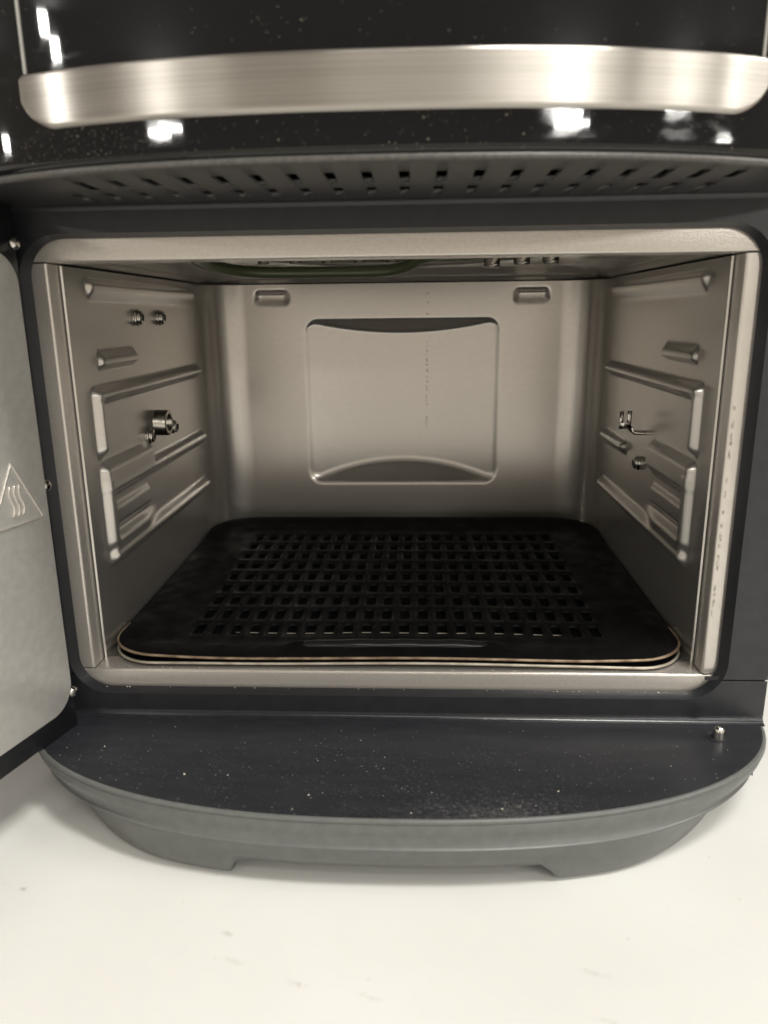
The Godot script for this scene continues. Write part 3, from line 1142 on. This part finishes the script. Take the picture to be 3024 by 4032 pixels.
# ---------------------------------------------------------------- door
func build_door(oven):
	var u := Vector3(-0.2695, 0, 0.963).normalized()
	var n := Vector3(u.z, 0, -u.x)
	var d := Node3D.new()
	d.name = "door"
	oven.add_child(d, true)
	d.transform = Transform3D(Basis(-u, Vector3.UP, n), Vector3(-0.154, 0, 0.0157))
	d.set_meta("label", "door swung wide open, its grey inner sheet showing")
	# local: x = -distance from the hinge, y up, z towards the inside of the closed door
	var y0 := -0.0211
	var y1 := 0.2158
	var rows := []
	var plan := []
	plan.append(Vector2(0.0, -0.0008))
	plan.append(Vector2(-0.0008, 0.0))
	plan.append(Vector2(-0.324, 0.0))
	for k in 29:
		var x := 0.170 - 0.324 * k / 28.0
		plan.append(Vector2(-(x + 0.154), -maxf(0.004, arc_z(x) - 0.0157)))
	plan.append(Vector2(0.0, -0.0150))
	var s := st_new()
	var mid := Vector2(-0.16, -0.02)
	for k in plan.size():
		var a: Vector2 = plan[k]
		var b: Vector2 = plan[(k + 1) % plan.size()]
		var e := b - a
		var out := Vector2(e.y, -e.x)
		if out.dot(a - mid) < 0:
			out = -out
		quad(s, Vector3(a.x, y0, a.y), Vector3(b.x, y0, b.y), Vector3(b.x, y1, b.y), Vector3(a.x, y1, a.y), Vector3(out.x, 0, out.y))
		for yy in [[y0, -1.0], [y1, 1.0]]:
			tri(s, Vector3(a.x, yy[0], a.y), Vector3(b.x, yy[0], b.y), Vector3(mid.x, yy[0], mid.y), Vector3(0, yy[1], 0))
	part("door_frame", done(s, false), M.plastic, d)
	# inner sheet with rounded corners and a folded edge
	var o := rrect(-0.316, -0.0098, -0.0030, 0.1978, 0.0135, 10)
	var o2 := rrect(-0.315, -0.0088, -0.0040, 0.1968, 0.0125, 10)
	var r0 := []
	var r1 := []
	var r2 := []
	for k in o.size():
		r0.append(v3(o[k], -0.0006))
		r1.append(v3(o[k], 0.0014))
		r2.append(v3(o2[k], 0.0022))
	var st := st_new()
	var c := Vector3(-0.16, 0.094, 0.0022)
	for k in o.size():
		var q := (k + 1) % o.size()
		var outn: Vector3 = v3(o[k], 0.0) - Vector3(c.x, c.y, 0)
		quad(st, r0[k], r0[q], r1[q], r1[k], outn)
		quad(st, r1[k], r1[q], r2[q], r2[k], outn.normalized() + Vector3(0, 0, 1))
		tri(st, r2[k], r2[q], c, Vector3(0, 0, 1))
	part("inner_sheet", done(st, false), M.sheet, d)
	# raised warning sign: a triangle with three waves of heat
	var zr := 0.0023
	var ctrl := [Vector3(-0.0217, 0.1118, zr), Vector3(-0.0211, 0.1112, zr), Vector3(-0.0150, 0.0999, zr), Vector3(-0.0086, 0.0882, zr), Vector3(-0.0083, 0.0869, zr), Vector3(-0.0092, 0.0860, zr), Vector3(-0.0215, 0.0858, zr), Vector3(-0.0342, 0.0860, zr), Vector3(-0.0351, 0.0869, zr), Vector3(-0.0348, 0.0882, zr), Vector3(-0.0284, 0.0999, zr), Vector3(-0.0223, 0.1112, zr)]
	part("warning_triangle", tube(smooth_path(ctrl, 5, true), 0.00055, 8), M.rail, d)
	for t in [0.0242, 0.0215, 0.0188]:
		var w := []
		for k in 15:
			var f := k / 14.0
			w.append(Vector3(-t - 0.0009 * sin(f * TAU) * (1.0 if f < 0.5 else 1.1) + 0.0003, 0.1028 - 0.0133 * f, zr))
		part("heat_wave", tube(w, 0.00058, 8), M.rail, d)
	for y in [0.2010, 0.0985, -0.0035]:
		var sc = part("screw", lathe([Vector2(0.0027, -0.0005), Vector2(0.0027, 0.0006), Vector2(0.0022, 0.0014), Vector2(0.0012, 0.0018), Vector2(0.0, 0.0019)], 20), M.chrome, d)
		sc.transform = Transform3D(Basis.looking_at(Vector3(0, 0, -1)), Vector3(-0.0018, y, 0.0003))

# ---------------------------------------------------------------- trays
const TX := 0.1468
const TZ0 := -0.2385
const TZ1 := -0.0025

func tray_outline(x: float, z: float) -> Vector2:
	# where the ray from the middle through (x, z) leaves the rounded outline
	var c := Vector2(0, (TZ0 + TZ1) / 2)
	var d := (Vector2(x, z) - c).normalized()
	var hx := TX
	var hz := (TZ1 - TZ0) / 2
	var lo := 0.0
	var hi := 0.4
	for k in 34:
		var t := (lo + hi) / 2
		var p := d * t
		var r := 0.026 if p.y > 0 else 0.034
		var q := Vector2(absf(p.x), absf(p.y)) - Vector2(hx - r, hz - r)
		var sd := Vector2(maxf(q.x, 0), maxf(q.y, 0)).length() + minf(maxf(q.x, q.y), 0) - r
		if sd < 0:
			lo = t
		else:
			hi = t
	return c + d * lo

func tray_y(x: float, z: float, lift: float) -> float:
	# the tray lies a little higher at the back; its sheet is slightly warped
	return lift + 0.0046 * clampf((-z - 0.01) / 0.23, 0, 1) + 0.0005 * sin(x * 34.0 + 1.0) * sstep(-0.12, 0.0, z)

func tray(called, label, lift: float, holes: bool):
	var t = thing(called, label, "tray")
	t.position = Vector3.ZERO
	var c := Vector2(0, (TZ0 + TZ1) / 2)
	var gx0 := -0.1125
	var gx1 := 0.1125
	var gz0 := -0.2105
	var gz1 := -0.0295
	var sunk := -0.0022
	var top := st_new()
	var ring := []
	var cols := 22
	var nrow := 9
	# perimeter of the inner rectangle, densely sampled
	for k in cols * 3:
		ring.append(Vector2(lerpf(gx0, gx1, float(k) / (cols * 3)), gz1))
	for k in nrow * 6:
		ring.append(Vector2(gx1, lerpf(gz1, gz0, float(k) / (nrow * 6))))
	for k in cols * 3:
		ring.append(Vector2(lerpf(gx1, gx0, float(k) / (cols * 3)), gz0))
	for k in nrow * 6:
		ring.append(Vector2(gx0, lerpf(gz0, gz1, float(k) / (nrow * 6))))
	var rows := []
	var edge := []
	var steps := [0.0, 0.12, 0.25, 0.36, 0.46, 0.56, 0.68, 0.82, 0.94, 1.0]
	for f in steps:
		var row := []
		for p in ring:
			var o := tray_outline(p.x, p.y)
			var q: Vector2 = p.lerp(o, f)
			var y := tray_y(q.x, q.y, lift) + sunk * (1.0 - sstep(0.2, 0.62, f))
			# back edge turned up, front edge turned down a little
			y += 0.0035 * sstep(0.6, 1.0, f) * sstep(-0.16, -0.225, q.y)
			y -= 0.0006 * sstep(0.85, 1.0, f)
			# the corners of the upper sheet curl up, those of the lower one droop
			y += (0.0012 if holes else -0.0007) * sstep(0.3, 1.0, f) * sstep(0.085, 0.14, absf(q.x)) * sstep(-0.06, -0.01, q.y)
			# raised handle pressed into the front rim
			if q.y > -0.03:
				y += 0.0026 * sstep(0.0, 0.6, 1.0 - absf(q.y + 0.0165) / 0.0065) * sstep(0.060, 0.050, absf(q.x - 0.001))
			row.append(Vector3(q.x, y, q.y))
		rows.append(row)
	edge = rows[rows.size() - 1]
	part("rim", skin(rows, true, true), M.tray, t)
	# inner plate
	var s := st_new()
	for i in cols:
		for j in nrow:
			var xa := lerpf(gx0, gx1, float(i) / cols)
			var xb := lerpf(gx0, gx1, float(i + 1) / cols)
			var za := lerpf(gz0, gz1, float(j) / nrow)
			var zb := lerpf(gz0, gz1, float(j + 1) / nrow)
			var cc := Vector2((xa + xb) / 2, (za + zb) / 2)
			var P := func(x, z, dy): return Vector3(x, tray_y(x, z, lift) + sunk + dy, z)
			if not holes:
				quad(s, P.call(xa, za, 0.0), P.call(xb, za, 0.0), P.call(xb, zb, 0.0), P.call(xa, zb, 0.0), Vector3.UP)
				continue
			var hx := 0.0027
			var hz := 0.0068
			var r := 0.0020
			var cx := (xb - xa) / 2
			var cz := (zb - za) / 2
			var inn := []
			var out := []
			for q in [[1, 1], [-1, 1], [-1, -1], [1, -1]]:
				var tri_i := [Vector2(hx * q[0], (hz - r) * q[1]), Vector2((hx - 0.3 * r) * q[0], (hz - 0.3 * r) * q[1]), Vector2((hx - r) * q[0], hz * q[1])]
				var tri_o := [Vector2(cx * q[0], (hz - r) * q[1]), Vector2(cx * q[0], cz * q[1]), Vector2((hx - r) * q[0], cz * q[1])]
				if q[0] * q[1] < 0:
					tri_i.reverse()
					tri_o.reverse()
				inn.append_array(tri_i)
				out.append_array(tri_o)
			for k in inn.size():
				var n: int = (k + 1) % inn.size()
				var a: Vector2 = cc + inn[k]
				var b: Vector2 = cc + inn[n]
				var e: Vector2 = cc + out[n]
				var f: Vector2 = cc + out[k]
				quad(s, P.call(a.x, a.y, 0.0), P.call(b.x, b.y, 0.0), P.call(e.x, e.y, 0.0), P.call(f.x, f.y, 0.0), Vector3.UP)
				var w := cc - a
				quad(s, P.call(a.x, a.y, 0.0), P.call(b.x, b.y, 0.0), P.call(b.x, b.y, -0.0012), P.call(a.x, a.y, -0.0012), Vector3(w.x, 0, w.y))
	part("perforated_plate" if holes else "plate", done(s, false), M.tray, t)
	if not holes:
		# pale tube added to stand for glints in the front row of holes
		var glint_pts := []
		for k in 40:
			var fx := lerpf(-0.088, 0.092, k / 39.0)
			glint_pts.append(Vector3(fx, tray_y(fx, -0.0405, lift) + sunk, -0.0405 + 0.0004 * sin(fx * 90.0)))
		part("glint_line", tube(glint_pts, 0.0004, 6), M.tray_edge_pale, t)
	if holes:
		# raised grip pressed into the front rim
		var bar := []
		for q in 13:
			var b := PI * q / 12.0
			var row := []
			for k in 41:
				var bx := lerpf(-0.051, 0.053, k / 40.0)
				var g := sqrt(maxf(0.0, 1.0 - pow(absf(k / 20.0 - 1.0), 8.0)))
				row.append(Vector3(bx, tray_y(bx, -0.0150, lift) - 0.0003 + 0.0034 * sin(b) * g + 0.0002 * sin(bx * 260.0), -0.0150 + 0.0036 * cos(b) * (0.35 + 0.65 * g)))
			bar.append(row)
		part("front_grip", skin(bar, true), M.tray_gloss, t)
	# bare cut edge of the sheet
	var e := []
	var dark := []
	for p in edge:
		dark.append(p + Vector3(0, -0.0004, 0))
	dark.append(dark[0])
	part("rim_edge", tube(dark, 0.00060, 8, false), M.tray, t)
	for k in edge.size() * 2:
		var p: Vector3 = edge[(k + edge.size() / 2 + 20) % edge.size()]
		if k < edge.size() and p.z > -0.045:
			e.append(p + Vector3(0, -0.0004, 0))
	part("bare_edge", tube(e, 0.00072, 8, true), M.tray_edge if holes else M.tray_edge_pale, t)
	return t

func build_trays():
	var img := ramp_img(noise_img(512, 0.012, 52, 5), lin(0.0035, 0.0035, 0.004), lin(0.0105, 0.0100, 0.0100))
	var r := RandomNumberGenerator.new()
	r.seed = 17
	for k in 130:
		speck(img, r.randf() * 512, r.randf() * 512, r.randf_range(0.2, 0.8), lin(0.25, 0.22, 0.18), r.randf_range(0.1, 0.5))
	var m := StandardMaterial3D.new()
	m.albedo_texture = tex(img)
	m.roughness = 1.0
	m.roughness_texture = tex(ramp_img(noise_img(512, 0.02, 53, 5), Color(0.36, 0.36, 0.36), Color(0.70, 0.70, 0.70)))
	m.roughness_texture_channel = BaseMaterial3D.TEXTURE_CHANNEL_RED
	m.metallic_specular = 0.22
	triplanar(m, 6.0)
	M.tray = m
	M.tray_gloss = mat(0.014, 0.014, 0.015, 0.2)
	var ed := StandardMaterial3D.new()
	var ei := ramp_img(noise_img(512, 0.03, 54, 5), lin(0.10, 0.055, 0.03), lin(0.62, 0.50, 0.36))
	ed.albedo_texture = tex(ei)
	ed.roughness = 0.45
	ed.metallic = 0.4
	triplanar(ed, 5.0)
	M.tray_edge = ed
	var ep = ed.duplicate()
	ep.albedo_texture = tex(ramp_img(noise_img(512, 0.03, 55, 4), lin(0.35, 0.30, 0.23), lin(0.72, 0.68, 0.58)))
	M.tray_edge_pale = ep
	tray("drip_tray", "plain black tray with pale bare edge under the perforated tray", 0.0038, false)
	tray("perforated_tray", "black perforated tray with browned edge lying on another tray", 0.0066, true)

# ---------------------------------------------------------------- crumbs
func build_crumbs():
	var s := SphereMesh.new()
	s.radius = 1.0
	s.height = 1.5
	s.radial_segments = 7
	s.rings = 4
	var mm := MultiMesh.new()
	mm.transform_format = MultiMesh.TRANSFORM_3D
	mm.mesh = s
	var r := RandomNumberGenerator.new()
	r.seed = 321
	var spots := []
	for k in 330:
		var x := r.randf_range(-0.17, 0.17)
		var z := r.randf_range(0.011, 0.080)
		if z < arc_z(x) - 0.004 and r.randf() < 0.25 + 0.75 * sstep(0.02, 0.05, z):
			var q := r.randf_range(0.00005, 0.00017)
			if r.randf() < 0.05:
				q = r.randf_range(0.00025, 0.00042)
			spots.append([Vector3(x, -0.0220 + q * 0.3, z), q])
	for k in 40:
		spots.append([Vector3(r.randf_range(-0.15, 0.155), 0.0001, r.randf_range(-0.0035, -0.001)), r.randf_range(0.00010, 0.00025)])
	for k in 26:
		spots.append([Vector3(r.randf_range(-0.15, 0.155), -0.0087 + 0.0002, 0.0025), r.randf_range(0.00012, 0.0003)])
	mm.instance_count = spots.size()
	for k in spots.size():
		var q: float = spots[k][1]
		var b := Basis(Vector3(r.randf(), r.randf(), r.randf()).normalized(), r.randf() * TAU).scaled(Vector3(q * r.randf_range(0.8, 2.0), q, q * r.randf_range(0.7, 1.2)))
		mm.set_instance_transform(k, Transform3D(b, spots[k][0]))
	var o := MultiMeshInstance3D.new()
	o.name = "crumbs"
	o.multimesh = mm
	o.material_override = mat(0.62, 0.57, 0.47, 0.8)
	o.set_meta("kind", "stuff")
	o.set_meta("label", "pale crumbs scattered on the dark shelf of the oven")
	o.set_meta("category", "crumbs")
	add_child(o)
